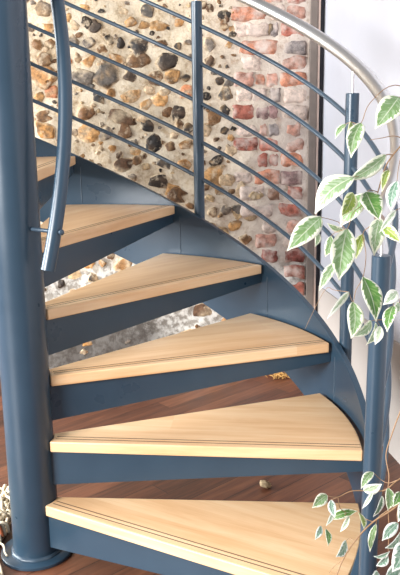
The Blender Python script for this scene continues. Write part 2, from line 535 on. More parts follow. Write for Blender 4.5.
def mixc(nt, fac, a, b, mode='MIX'):
    m = nt.nodes.new('ShaderNodeMix'); m.data_type = 'RGBA'; m.blend_type = mode
    L = nt.links
    for sock, v in ((m.inputs[0], fac), (m.inputs[6], a), (m.inputs[7], b)):
        if hasattr(v, 'links') or hasattr(v, 'is_linked'): L.new(v, sock)
        else: sock.default_value = v
    return m.outputs[2]

def mathn(nt, op, a, b=None, c=None):
    m = nt.nodes.new('ShaderNodeMath'); m.operation = op
    for i, v in enumerate((a, b, c)):
        if v is None: continue
        if hasattr(v, 'is_linked'): nt.links.new(v, m.inputs[i])
        else: m.inputs[i].default_value = v
    return m.outputs[0]

def painted_steel(name, col, rough=0.38):
    m, nt, b = new_mat(name)
    tc = nd(nt, 'ShaderNodeTexCoord')
    n1 = nd(nt, 'ShaderNodeTexNoise', Scale=9.0, Detail=4.0)
    nt.links.new(tc.outputs['Object'], n1.inputs['Vector'])
    c = mixc(nt, n1.outputs['Fac'], tuple(x * 0.86 for x in col[:3]) + (1,), tuple(min(1, x * 1.14) for x in col[:3]) + (1,))
    nt.links.new(c, b.inputs['Base Color'])
    n2 = nd(nt, 'ShaderNodeTexNoise', Scale=160.0, Detail=2.0)
    nt.links.new(tc.outputs['Object'], n2.inputs['Vector'])
    bp = nd(nt, 'ShaderNodeBump', Strength=0.04, Distance=0.001)
    nt.links.new(n2.outputs['Fac'], bp.inputs['Height'])
    nt.links.new(bp.outputs['Normal'], b.inputs['Normal'])
    r = mathn(nt, 'MULTIPLY_ADD', n1.outputs['Fac'], 0.2, rough - 0.1)
    nt.links.new(r, b.inputs['Roughness'])
    b.inputs['Specular IOR Level'].default_value = 0.55
    return m

BLUE = painted_steel('blue_painted_steel', srgb(43, 63, 79), 0.31)
BLUE_EDGE = painted_steel('blue_painted_rail', srgb(54, 70, 84), 0.34)

def steel():
    m, nt, b = new_mat('brushed_stainless_steel')
    b.inputs['Metallic'].default_value = 1.0
    b.inputs['Base Color'].default_value = srgb(205, 202, 200)
    tc = nd(nt, 'ShaderNodeTexCoord')
    n2 = nd(nt, 'ShaderNodeTexNoise', Scale=300.0, Detail=2.0)
    nt.links.new(tc.outputs['Object'], n2.inputs['Vector'])
    r = mathn(nt, 'MULTIPLY_ADD', n2.outputs['Fac'], 0.1, 0.33)
    nt.links.new(r, b.inputs['Roughness'])
    return m
STEEL = steel()

def tread_wood():
    m, nt, b = new_mat('pale_beech_tread')
    uv = nd(nt, 'ShaderNodeUVMap')
    oi = nd(nt, 'ShaderNodeObjectInfo')
    mp = nd(nt, 'ShaderNodeMapping')
    off = nd(nt, 'ShaderNodeCombineXYZ')
    nt.links.new(mathn(nt, 'MULTIPLY', oi.outputs['Random'], 37.0), off.inputs['X'])
    nt.links.new(mathn(nt, 'MULTIPLY', oi.outputs['Random'], 11.0), off.inputs['Y'])
    nt.links.new(uv.outputs['UV'], mp.inputs['Vector']); nt.links.new(off.outputs['Vector'], mp.inputs['Location'])
    mp.inputs['Scale'].default_value = (1.6, 17.0, 1.0)
    n1 = nd(nt, 'ShaderNodeTexNoise', Scale=1.5, Detail=6.0, Roughness=0.6, Distortion=0.6)
    nt.links.new(mp.outputs['Vector'], n1.inputs['Vector'])
    # edge glued staves
    mp2 = nd(nt, 'ShaderNodeMapping'); mp2.inputs['Scale'].default_value = (0.9, 14.0, 1.0)
    nt.links.new(uv.outputs['UV'], mp2.inputs['Vector']); nt.links.new(off.outputs['Vector'], mp2.inputs['Location'])
    fl = nd(nt, 'ShaderNodeVectorMath', operation='FLOOR'); nt.links.new(mp2.outputs['Vector'], fl.inputs[0])
    wn = nd(nt, 'ShaderNodeTexWhiteNoise'); nt.links.new(fl.outputs['Vector'], wn.inputs['Vector'])
    n3 = nd(nt, 'ShaderNodeTexNoise', Scale=9.0, Detail=5.0, Roughness=0.65)
    mp3 = nd(nt, 'ShaderNodeMapping'); mp3.inputs['Scale'].default_value = (1.0, 22.0, 1.0)
    nt.links.new(uv.outputs['UV'], mp3.inputs['Vector']); nt.links.new(mp3.outputs['Vector'], n3.inputs['Vector'])
    f = mathn(nt, 'ADD', mathn(nt, 'MULTIPLY', n1.outputs['Fac'], 0.75), mathn(nt, 'MULTIPLY', wn.outputs['Value'], 0.16))
    f = mathn(nt, 'ADD', f, mathn(nt, 'MULTIPLY_ADD', n3.outputs['Fac'], 0.22, -0.08))
    rp = ramp(nt, [(0.25, srgb(208, 160, 111)), (0.5, srgb(226, 186, 142)), (0.75, srgb(237, 206, 166))])
    nt.links.new(f, rp.inputs['Fac'])
    nt.links.new(rp.outputs['Color'], b.inputs['Base Color'])
    r = mathn(nt, 'MULTIPLY_ADD', n3.outputs['Fac'], 0.16, 0.26)
    nt.links.new(r, b.inputs['Roughness'])
    b.inputs['Specular IOR Level'].default_value = 0.45
    bp = nd(nt, 'ShaderNodeBump', Strength=0.06, Distance=0.002)
    nt.links.new(n3.outputs['Fac'], bp.inputs['Height']); nt.links.new(bp.outputs['Normal'], b.inputs['Normal'])
    return m
WOOD = tread_wood()

def plain(name, col, rough=0.6):
    m, nt, b = new_mat(name)
    tc = nd(nt, 'ShaderNodeTexCoord')
    n1 = nd(nt, 'ShaderNodeTexNoise', Scale=30.0, Detail=4.0)
    nt.links.new(tc.outputs['Object'], n1.inputs['Vector'])
    c = mixc(nt, n1.outputs['Fac'], tuple(x * 0.8 for x in col[:3]) + (1,), tuple(min(1, x * 1.2) for x in col[:3]) + (1,))
    nt.links.new(c, b.inputs['Base Color'])
    b.inputs['Roughness'].default_value = rough
    return m
GROOVE = plain('dark_groove_inlay', srgb(92, 70, 52), 0.7)
TIMBER = plain('grey_brown_batten', srgb(122, 110, 102), 0.7)
PALE_TRIM = plain('pale_pink_render', srgb(214, 190, 176), 0.8)
GAP_SHADE = plain('gap_shade', srgb(30, 30, 38), 0.6)  # near-black colour standing in for the shade inside the wall gap
POT = plain('terracotta_pot', srgb(170, 96, 66), 0.8)
SOIL = plain('potting_soil', srgb(56, 42, 32), 0.95)
TWIG = plain('twig_bark', srgb(150, 116, 84), 0.7)
CRUMB = plain('pale_stone_chip', srgb(176, 152, 118), 0.85)
STRAW = plain('straw', srgb(206, 160, 92), 0.7)
JUTE = plain('jute_strand', srgb(226, 212, 186), 0.85)
JUTE_BASE = plain('jute_backing', srgb(128, 104, 80), 0.9)
RUST = plain('rust_fabric', srgb(176, 96, 58), 0.85)

def plaster(name, col):
    m, nt, b = new_mat(name)
    tc = nd(nt, 'ShaderNodeTexCoord')
    n1 = nd(nt, 'ShaderNodeTexNoise', Scale=6.0, Detail=6.0)
    nt.links.new(tc.outputs['Object'], n1.inputs['Vector'])
    c = mixc(nt, n1.outputs['Fac'], tuple(x * 0.95 for x in col[:3]) + (1,), tuple(min(1, x * 1.03) for x in col[:3]) + (1,))
    nt.links.new(c, b.inputs['Base Color'])
    n2 = nd(nt, 'ShaderNodeTexNoise', Scale=45.0, Detail=5.0)
    nt.links.new(tc.outputs['Object'], n2.inputs['Vector'])
    bp = nd(nt, 'ShaderNodeBump', Strength=0.1, Distance=0.003)
    nt.links.new(n2.outputs['Fac'], bp.inputs['Height']); nt.links.new(bp.outputs['Normal'], b.inputs['Normal'])
    b.inputs['Roughness'].default_value = 0.75
    return m
WHITE = plaster('white_plaster', srgb(190, 190, 197))

def mortar_mat():
    m, nt, b = new_mat('lime_mortar')
    tc = nd(nt, 'ShaderNodeTexCoord')
    n1 = nd(nt, 'ShaderNodeTexNoise', Scale=7.0, Detail=8.0, Roughness=0.65)
    n2 = nd(nt, 'ShaderNodeTexNoise', Scale=55.0, Detail=6.0, Roughness=0.7)
    n3 = nd(nt, 'ShaderNodeTexNoise', Scale=26.0, Detail=4.0, Roughness=0.6)
    for n in (n1, n2, n3): nt.links.new(tc.outputs['Object'], n.inputs['Vector'])
    rp = ramp(nt, [(0.36, srgb(160, 136, 108)), (0.46, srgb(203, 185, 158)), (0.60, srgb(220, 206, 184))])
    nt.links.new(mathn(nt, 'ADD', mathn(nt, 'MULTIPLY', n1.outputs['Fac'], 0.6), mathn(nt, 'MULTIPLY', n2.outputs['Fac'], 0.4)), rp.inputs['Fac'])
    # old whitewash thickest over the brick corner (object x runs along the wall from the corner)
    sp = nd(nt, 'ShaderNodeSeparateXYZ'); nt.links.new(tc.outputs['Object'], sp.inputs[0])
    w = mathn(nt, 'ADD', sp.outputs['X'], mathn(nt, 'MULTIPLY', n1.outputs['Fac'], 0.35))
    wr = ramp(nt, [(0.3, (0.75, 0.75, 0.75, 1)), (0.85, (0, 0, 0, 1))])
    nt.links.new(w, wr.inputs['Fac'])
    c = mixc(nt, wr.outputs['Color'], rp.outputs['Color'], srgb(212, 198, 190))
    # rubbed patches of tan, grey and brick dust
    n4 = nd(nt, 'ShaderNodeTexNoise', Scale=17.0, Detail=6.0, Roughness=0.7); nt.links.new(tc.outputs['Object'], n4.inputs['Vector'])
    p4 = ramp(nt, [(0.53, (0, 0, 0, 1)), (0.66, (0.7, 0.7, 0.7, 1))]); nt.links.new(n4.outputs['Fac'], p4.inputs['Fac'])
    pc = mixc(nt, wr.outputs['Color'], srgb(166, 138, 104), srgb(186, 158, 146))
    c = mixc(nt, p4.outputs['Color'], c, pc)
    # grit and dirt specks
    gr = ramp(nt, [(0.57, (0, 0, 0, 1)), (0.68, (1, 1, 1, 1))]); nt.links.new(n3.outputs['Fac'], gr.inputs['Fac'])
    c = mixc(nt, mathn(nt, 'MULTIPLY', gr.outputs['Color'], 0.6), c, srgb(150, 124, 96))
    # limewash patches low on the wall
    zl = mathn(nt, 'ADD', sp.outputs['Z'], mathn(nt, 'MULTIPLY_ADD', n1.outputs['Fac'], 0.4, -0.2))
    zlr = ramp(nt, [(0.56, (1, 1, 1, 1)), (0.68, (0, 0, 0, 1))]); nt.links.new(zl, zlr.inputs['Fac'])
    g3 = ramp(nt, [(0.42, srgb(128, 123, 117)), (0.56, srgb(206, 203, 197))]); nt.links.new(n3.outputs['Fac'], g3.inputs['Fac'])
    c = mixc(nt, mathn(nt, 'MULTIPLY', zlr.outputs['Color'], 0.85), c, g3.outputs['Color'])
    # darker band at the foot of the wall, fading out towards the corner
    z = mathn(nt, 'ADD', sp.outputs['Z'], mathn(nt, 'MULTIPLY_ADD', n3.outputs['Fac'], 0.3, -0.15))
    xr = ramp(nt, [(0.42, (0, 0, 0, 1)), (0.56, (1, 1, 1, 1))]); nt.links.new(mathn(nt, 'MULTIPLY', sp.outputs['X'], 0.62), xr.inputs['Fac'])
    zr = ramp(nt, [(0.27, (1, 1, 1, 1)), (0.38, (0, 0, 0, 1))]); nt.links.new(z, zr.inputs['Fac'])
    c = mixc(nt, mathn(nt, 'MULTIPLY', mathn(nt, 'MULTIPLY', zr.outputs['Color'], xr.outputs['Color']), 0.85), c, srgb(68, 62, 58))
    nt.links.new(c, b.inputs['Base Color'])
    b.inputs['Roughness'].default_value = 0.95
    b.inputs['Specular IOR Level'].default_value = 0.2
    bp = nd(nt, 'ShaderNodeBump', Strength=0.7, Distance=0.008)
    nt.links.new(mathn(nt, 'ADD', n2.outputs['Fac'], n3.outputs['Fac']), bp.inputs['Height']); nt.links.new(bp.outputs['Normal'], b.inputs['Normal'])
    return m
MORTAR = mortar_mat()

def stone_mat(name, smear_lo, smear_hi, scale, rough, smear_col):
    m, nt, b = new_mat(name)
    at = nd(nt, 'ShaderNodeVertexColor', layer_name='tint')
    tc = nd(nt, 'ShaderNodeTexCoord')
    n1 = nd(nt, 'ShaderNodeTexNoise', Scale=scale, Detail=6.0, Roughness=0.7)
    n2 = nd(nt, 'ShaderNodeTexNoise', Scale=scale * 0.45, Detail=5.0, Roughness=0.6)
    for n in (n1, n2): nt.links.new(tc.outputs['Object'], n.inputs['Vector'])
    k = ramp(nt, [(0.32, (0.4, 0.38, 0.36, 1)), (0.68, (1.55, 1.5, 1.45, 1))]); nt.links.new(n1.outputs['Fac'], k.inputs['Fac'])
    c = mixc(nt, 1.0, at.outputs['Color'], k.outputs['Color'], 'MULTIPLY')
    s = ramp(nt, [(smear_lo, (0, 0, 0, 1)), (smear_hi, (1, 1, 1, 1))]); nt.links.new(n2.outputs['Fac'], s.inputs['Fac'])
    c = mixc(nt, s.outputs['Color'], c, smear_col)
    nt.links.new(c, b.inputs['Base Color'])
    b.inputs['Roughness'].default_value = rough
    b.inputs['Specular IOR Level'].default_value = 0.3
    bp = nd(nt, 'ShaderNodeBump', Strength=0.5, Distance=0.006)
    nt.links.new(n1.outputs['Fac'], bp.inputs['Height']); nt.links.new(bp.outputs['Normal'], b.inputs['Normal'])
    return m
FLINT = stone_mat('flint', 0.55, 0.70, 48.0, 0.55, srgb(206, 186, 158))
BRICK = stone_mat('old_brick', 0.44, 0.70, 34.0, 0.9, srgb(214, 196, 184))

def floor_mat():
    m, nt, b = new_mat('dark_wood_boards')
    tc = nd(nt, 'ShaderNodeTexCoord')
    mp = nd(nt, 'ShaderNodeMapping'); mp.inputs['Rotation'].default_value = (0, 0, -math.radians(56))
    nt.links.new(tc.outputs['Object'], mp.inputs['Vector'])
    br = nd(nt, 'ShaderNodeTexBrick', Scale=1.0)
    br.inputs['Brick Width'].default_value = 1.1; br.inputs['Row Height'].default_value = 0.09
    br.inputs['Mortar Size'].default_value = 0.0016; br.inputs['Bias'].default_value = 0.0
    br.inputs['Color1'].default_value = (0, 0, 0, 1); br.inputs['Color2'].default_value = (1, 1, 1, 1); br.inputs['Mortar'].default_value = (0.5, 0.5, 0.5, 1)
    nt.links.new(mp.outputs['Vector'], br.inputs['Vector'])
    mp2 = nd(nt, 'ShaderNodeMapping'); mp2.inputs['Scale'].default_value = (2.0, 26.0, 1.0)
    nt.links.new(mp.outputs['Vector'], mp2.inputs['Vector'])
    n1 = nd(nt, 'ShaderNodeTexNoise', Scale=1.6, Detail=7.0, Roughness=0.65, Distortion=0.5)
    nt.links.new(mp2.outputs['Vector'], n1.inputs['Vector'])
    f = mathn(nt, 'ADD', mathn(nt, 'MULTIPLY', n1.outputs['Fac'], 0.75), mathn(nt, 'MULTIPLY', br.outputs['Color'], 0.25))
    rp = ramp(nt, [(0.3, srgb(62, 36, 27)), (0.5, srgb(96, 57, 40)), (0.72, srgb(128, 80, 55))])
    nt.links.new(f, rp.inputs['Fac'])
    c = mixc(nt, br.outputs['Fac'], rp.outputs['Color'], srgb(44, 26, 20))
    nt.links.new(c, b.inputs['Base Color'])
    b.inputs['Roughness'].default_value = 0.42
    bp = nd(nt, 'ShaderNodeBump', Strength=0.35, Distance=0.003)
    bp.invert = True
    nt.links.new(br.outputs['Fac'], bp.inputs['Height']); nt.links.new(bp.outputs['Normal'], b.inputs['Normal'])
    return m
FLOOR = floor_mat()

def leaf_mat(name, green, dark, cream, edge):
    m, nt, b = new_mat(name)
    uv = nd(nt, 'ShaderNodeUVMap')
    sp = nd(nt, 'ShaderNodeSeparateXYZ'); nt.links.new(uv.outputs['UV'], sp.inputs[0])
    oi = nd(nt, 'ShaderNodeObjectInfo')
    cb = nd(nt, 'ShaderNodeCombineXYZ')
    ax = mathn(nt, 'ABSOLUTE', mathn(nt, 'MULTIPLY_ADD', sp.outputs['X'], 2.0, -1.0))
    # jagged outline of the green heart follows the side veins
    sk = mathn(nt, 'SUBTRACT', sp.outputs['Y'], mathn(nt, 'MULTIPLY', ax, 0.22))
    side = mathn(nt, 'GREATER_THAN', sp.outputs['X'], 0.5)
    nt.links.new(mathn(nt, 'MULTIPLY', sk, 7.0), cb.inputs['X'])
    nt.links.new(mathn(nt, 'ADD', mathn(nt, 'MULTIPLY', side, 5.3), mathn(nt, 'MULTIPLY', oi.outputs['Random'], 50.0)), cb.inputs['Y'])
    nt.links.new(mathn(nt, 'MULTIPLY', ax, 0.6), cb.inputs['Z'])
    n1 = nd(nt, 'ShaderNodeTexNoise', Scale=1.6, Detail=3.0, Roughness=0.6)
    nt.links.new(cb.outputs['Vector'], n1.inputs['Vector'])
    lim = mathn(nt, 'MULTIPLY_ADD', n1.outputs['Fac'], 1.35, edge - 0.10)
    # heart narrows at base and tip
    endk = mathn(nt, 'MULTIPLY', mathn(nt, 'POWER', mathn(nt, 'ABSOLUTE', mathn(nt, 'MULTIPLY_ADD', sp.outputs['Y'], 2.0, -0.86)), 5.0), 0.55)
    d = mathn(nt, 'SUBTRACT', mathn(nt, 'SUBTRACT', lim, ax), endk)
    fac = ramp(nt, [(0.48, (0, 0, 0, 1)), (0.53, (1, 1, 1, 1))]); nt.links.new(mathn(nt, 'MULTIPLY_ADD', d, 1.0, 0.5), fac.inputs['Fac'])
    n2 = nd(nt, 'ShaderNodeTexNoise', Scale=2.4, Detail=3.0); nt.links.new(cb.outputs['Vector'], n2.inputs['Vector'])
    g = mixc(nt, mathn(nt, 'GREATER_THAN', n2.outputs['Fac'], 0.52), green, dark)
    mid = mathn(nt, 'LESS_THAN', ax, 0.05)
    g = mixc(nt, mathn(nt, 'MULTIPLY', mid, 0.55), g, cream)
    c = mixc(nt, fac.outputs['Color'], cream, g)
    nt.links.new(c, b.inputs['Base Color'])
    b.inputs['Roughness'].default_value = 0.4
    tr = nd(nt, 'ShaderNodeBsdfTranslucent'); nt.links.new(c, tr.inputs['Color'])
    mx = nd(nt, 'ShaderNodeMixShader', Fac=0.3)
    nt.links.new(b.outputs[0], mx.inputs[1]); nt.links.new(tr.outputs[0], mx.inputs[2])
    nt.links.new(mx.outputs[0], nt.nodes['Material Output'].inputs['Surface'])
    return m
CREAM = srgb(240, 240, 222)
LEAF = {'n': leaf_mat('leaf_mid_green', srgb(130, 162, 104), srgb(160, 184, 142), CREAM, 0.13),
        'g': leaf_mat('leaf_deep_green', srgb(92, 138, 66), srgb(124, 156, 92), CREAM, 0.2),
        'p': leaf_mat('leaf_pale', srgb(146, 172, 126), srgb(176, 194, 160), CREAM, 0.06),
        'y': leaf_mat('leaf_yellow_green', srgb(160, 178, 80), srgb(136, 160, 84), srgb(240, 240, 206), 0.08),
        'w': leaf_mat('leaf_cream', srgb(190, 204, 172), srgb(172, 192, 158), srgb(244, 244, 234), -0.2),
        'b': leaf_mat('leaf_blue_green', srgb(124, 158, 134), srgb(160, 186, 166), srgb(244, 246, 240), 0.02)}

# ------------------------------------------------------------------ camera
cam_d = bpy.data.cameras.new('camera')
cam = bpy.data.objects.new('camera', cam_d); COL.objects.link(cam)
FW = Vector((-0.2247002, 0.9482996, -0.2241377)); RT = Vector((0.9737429, 0.2271450, -0.0151635)); UP = Vector((-0.0365322, 0.2216597, 0.9744395))
M = Matrix((RT, UP, -FW)).transposed().to_4x4()
M.translation = Vector((1.0328636, -2.0412742, 1.3715870))
cam.matrix_world = M
cam_d.sensor_fit = 'HORIZONTAL'; cam_d.sensor_width = 36.0; cam_d.lens = 36.0 * 771.96 / 400.0
cam_d.clip_start = 0.05
scene.camera = cam

# ------------------------------------------------------------------ stair dimensions
RC = 0.0732; TH0 = -0.31912; DTH = 0.41913; H = 0.2; Z0 = 0.19342; AIN = 0.0737; DIN = 0.0282; RB = 1.0123
BETA = 0.479; TT = 0.0343; RS = 1.0402; ZS = 0.003; THK = 0.34926; RP = 1.0702; SL = H / DTH
NT = 9
def stair_z(a): return Z0 + ZS + SL * (a - TH0)
stair = empty('spiral_staircase', (0, 0, 0))
tag(stair, 'blue painted steel spiral staircase with pale wooden treads curving up around a thick round column', 'staircase')

# column
col = lathe('column', [(RC, 0.0), (RC, 3.2)], BLUE, stair, n=64)
fl = lathe('base_flange', [(0.110, 0.0), (0.113, 0.002), (0.113, 0.010), (0.110, 0.012), (0.074, 0.012)], BLUE, col, n=64)
wb = lathe('weld_bead', [(0.0815, 0.0115), (0.0815, 0.014), (0.079, 0.0175), (0.0755, 0.020), (0.0728, 0.0205)], BLUE_EDGE, col, n=64)
for v in wb.data.vertices:
    a = math.atan2(v.co.y, v.co.x); k = 1 + 0.012 * math.sin(a * 31) + 0.01 * math.sin(a * 53 + 1)
    if v.co.z < 0.0202: v.co.x *= k; v.co.y *= k

# stringer: helical plate outside the tread ends
def helix_plate(a0, a1, n, r0, r1, ztop, zbot):
    V, F = [], []
    for i in range(n + 1):
        a = a0 + (a1 - a0) * i / n
        t, b = ztop(a), zbot(a)
        for r, z in ((r0, b), (r1, b), (r1, t), (r0, t)):
            V.append((r * math.cos(a), r * math.sin(a), z))
    for i in range(n):
        for k in range(4):
            k2 = (k + 1) % 4
            F.append((i * 4 + k, i * 4 + k2, (i + 1) * 4 + k2, (i + 1) * 4 + k))
    F.append((3, 2, 1, 0)); F.append(tuple(n * 4 + k for k in range(4)))
    return V, F
A_END = TH0 + 8.9 * DTH
V, F = helix_plate(-0.37, A_END, 150, 1.026, 1.046, stair_z, lambda a: max(0.0, stair_z(a) - THK))
stringer = bevel(mesh_obj('stringer', V, F, BLUE, stair, auto=0.6), 0.0018, 2)
for i in range(0, NT):
    a = TH0 + i * DTH - 0.015
    zt = Z0 + i * H - TT - 0.012
    zb = max(0.004, stair_z(a) - THK + 0.004)
    pts = [(1.0262 * math.cos(a), 1.0262 * math.sin(a), zb + (zt - zb) * k / 16) for k in range(17)]
    tube('weld_seam', pts, [0.0022 + 0.0008 * math.sin(k * 2.1) for k in range(17)], BLUE_EDGE, stringer, n=8)

# treads
def tread(i):
    th = TH0 + i * DTH
    u = Vector((math.cos(th), math.sin(th), 0)); v = Vector((math.sin(th), -math.cos(th), 0))
    zt = Z0 + i * H
    a = u * AIN + v * DIN
    b = u * RB
    # outline, counter clockwise: inner nosing -> outer nosing -> outer arc -> inner back -> notch round the column
    pts = [a, b]
    NA = 10
    for k in range(1, NA + 1):
        t = th + BETA * k / NA
        pts.append(Vector((math.cos(t) * RB, math.sin(t) * RB, 0)))
    tb = th + BETA
    ri = RC + 0.001
    pts.append(Vector((math.cos(tb + 0.02) * ri, math.sin(tb + 0.02) * ri, 0)))
    ta = math.atan2(a.y, a.x)
    tbk = tb + 0.02
    dlt = (tbk - ta) % (2 * PI)
    for k in range(1, 7):
        t = tbk - dlt * k / 7
        pts.append(Vector((math.cos(t) * ri, math.sin(t) * ri, 0)))
    n = len(pts)
    V = [Vector((q.x, q.y, zt - TT)) for q in pts] + [Vector((q.x, q.y, zt)) for q in pts]
    F = [tuple(range(n - 1, -1, -1)), tuple(range(n, 2 * n))]
    for k in range(n):
        k2 = (k + 1) % n
        F.append((k, k2, n + k2, n + k))
    e = (b - a).normalized(); nn = Vector((-e.y, e.x, 0))          # nn points to the back of the tread
    fm = [0] * len(F)
    o = mesh_obj('tread', V, F, [WOOD], stair, smooth=True, fmat=fm, auto=0.5)
    uvl = o.data.uv_layers.new(name='UVMap')
    for lp in o.data.loops:
        c = o.data.vertices[lp.vertex_index].co
        q = Vector((c.x, c.y, 0)) - a
        uvl.data[lp.index].uv = (q.dot(e), q.dot(nn) + (zt - c.z))
    bevel(o, 0.004, 3, 0.9)
    # the two dark lines let into the top along the nosing
    for off in (0.024, 0.041):
        gv, gf = [], []
        p0 = a + nn * off + e * 0.012; p1 = b + nn * off - e * 0.004
        w = 0.0016
        s = len(gv)
        for zz in (zt - 0.003, zt + 0.0004):
            for q, sg in ((p0, -1), (p1, -1), (p1, 1), (p0, 1)):
                gv.append((q.x + nn.x * w * sg, q.y + nn.y * w * sg, zz))
        gf += [(s, s + 3, s + 2, s + 1), (s + 4, s + 5, s + 6, s + 7)] + [(s + k, s + (k + 1) % 4, s + 4 + (k + 1) % 4, s + 4 + k) for k in range(4)]
        g = mesh_obj('groove_line', gv, gf, GROOVE, o, smooth=False)
        g['label'] = 'thin dark line let in along the nosing'
    # tapering steel bracket plate under the nosing
    s1, s2 = 0.014, 0.022
    zu = zt - TT - 0.0002
    hi, ho = 0.115, 0.038
    a2 = a - e * 0.004; b2 = b + e * 0.012
    pv = []
    for sft in (s1, s2):
        for q, z in ((a2, zu), (b2, zu), (b2, zu - ho), (a2, zu - hi)):
            w = q + nn * sft
            pv.append((w.x, w.y, z))
    pf = [(0, 1, 2, 3), (7, 6, 5, 4)] + [(k, (k + 1) % 4, 4 + (k + 1) % 4, 4 + k) for k in range(4)]
    pl = bevel(mesh_obj('front_plate', pv, pf, BLUE, o, smooth=False), 0.001, 2)
    pl['label'] = 'tapering blue steel plate under the nosing'
    # steel tray the board sits on
    tv = []
    q0 = a + nn * 0.03 + e * 0.01; q1 = b + nn * 0.03 - e * 0.01
    q2 = Vector((math.cos(tb) * (RB - 0.02), math.sin(tb) * (RB - 0.02), 0)) - nn * 0.04
    q3 = Vector((math.cos(tb) * 0.14, math.sin(tb) * 0.14, 0)) - nn * 0.01
    for z in (zu - 0.006, zu):
        for q in (q0, q1, q2, q3): tv.append((q.x, q.y, z))
    mesh_obj('support_tray', tv, [(3, 2, 1, 0), (4, 5, 6, 7)] + [(k, (k + 1) % 4, 4 + (k + 1) % 4, 4 + k) for k in range(4)], BLUE, o, smooth=False)
    return o
for i in range(NT):
    tread(i)

# balustrade
TOPOFF = 1.7800 - SL * 1.27747            # post tops lie on this helix
def top_z(a): return TOPOFF + SL * a
posts = [-0.262, 0.515, 1.27747, 2.05, 2.82]
RAILS = (-0.083, -0.226, -0.377, -0.528, -0.675)
RADJ = {-0.262: 0.004}
for a in posts:
    R_ = RP + RADJ.get(a, 0)
    x, y = R_ * math.cos(a), R_ * math.sin(a)
    zb = max(0.0, stair_z(a) - (0.3 if a > 0 else 1.0))
    r = 0.0215
    po = lathe('baluster_post', [(r, zb), (r, top_z(a) - 0.0015), (r - 0.0015, top_z(a))], BLUE, stair, n=32, center=(x, y))
    if a < 0:                                                   # the foot of the end post leans out a little
        for v in po.data.vertices:
            k = (top_z(a) - v.co.z) * 0.022
            v.co.x += k * math.sin(a); v.co.y -= k * math.cos(a)
    pin = tube('handrail_pin', [(x, y, top_z(a) - 0.01), (x, y, top_z(a) + 0.075)], 0.0042, STEEL, po, n=12)
    pin['label'] = 'thin steel pin holding the handrail'
    for k in range(2):
        zc = stair_z(a) - 0.06 - 0.09 * k
        if zc < 0.03: continue
        d = Vector((math.cos(a), math.sin(a), 0))
        tube('spacer', [d * 1.044 + Vector((0, 0, zc)), d * (R_ - 0.01) + Vector((0, 0, zc))], 0.008, BLUE_EDGE, po, n=12)
def helix_pts(r, a0, a1, zf, n):
    return [(r * math.cos(a0 + (a1 - a0) * k / n), r * math.sin(a0 + (a1 - a0) * k / n), zf(a0 + (a1 - a0) * k / n)) for k in range(n + 1)]
for off in RAILS:
    tube('rail', helix_pts(RP, -0.262, 2.9, lambda a: top_z(a) + off, 120), 0.0078, BLUE_EDGE, stair, n=12)
hp = helix_pts(RP, -0.275, 2.9, lambda a: top_z(a) + 0.092, 130)
hr = tube('handrail', hp, [0.012, 0.018] + [0.0205] * (len(hp) - 2), STEEL, stair, n=24)
hr['label'] = 'brushed steel outer handrail tube'

# inner handrail round the column
IZ = lambda a: 1.268 + 0.55 * a
ip = helix_pts(0.165, -0.592, 2.9, IZ, 70)
ih = tube('inner_handrail', ip, 0.0198, BLUE, stair, n=24)
ih['label'] = 'blue inner handrail tube curving round the column'
for a in (-0.40, 0.9, 2.1):
    d = Vector((math.cos(a), math.sin(a), 0)); z = Vector((0, 0, IZ(a)))
    tube('bracket_rod', [d * (RC - 0.006) + z, d * 0.192 + z], 0.0058, BLUE_EDGE, ih, n=12)
    tube('rod_cap', [d * 0.189 + z, d * 0.194 + z, d * 0.198 + z], [0.0075, 0.0085, 0.0045], BLUE_EDGE, ih, n=12)

# ------------------------------------------------------------------ room
# wall_back frame: local x runs along the wall from the corner, local y points into the room, z up
YAW = 0.2326597
WO = Vector((0.733, 1.888, 0))
WX = Vector((-math.cos(YAW), -math.sin(YAW), 0)); WY = Vector((math.sin(YAW), -math.cos(YAW), 0))
WM = Matrix((WX, WY, Vector((0, 0, 1)))).transposed().to_4x4(); WM.translation = WO

# floor
V = [(-3.2, -3.2, -0.06), (2.6, -3.2, -0.06), (2.6, 3.2, -0.06), (-3.2, 3.2, -0.06)]
V += [(x, y, 0.0) for x, y, _ in V]
fo = mesh_obj('floor', V, [(3, 2, 1, 0), (4, 5, 6, 7)] + [(k, (k + 1) % 4, 4 + (k + 1) % 4, 4 + k) for k in range(4)], FLOOR, smooth=False)
tag(fo, kind='structure')

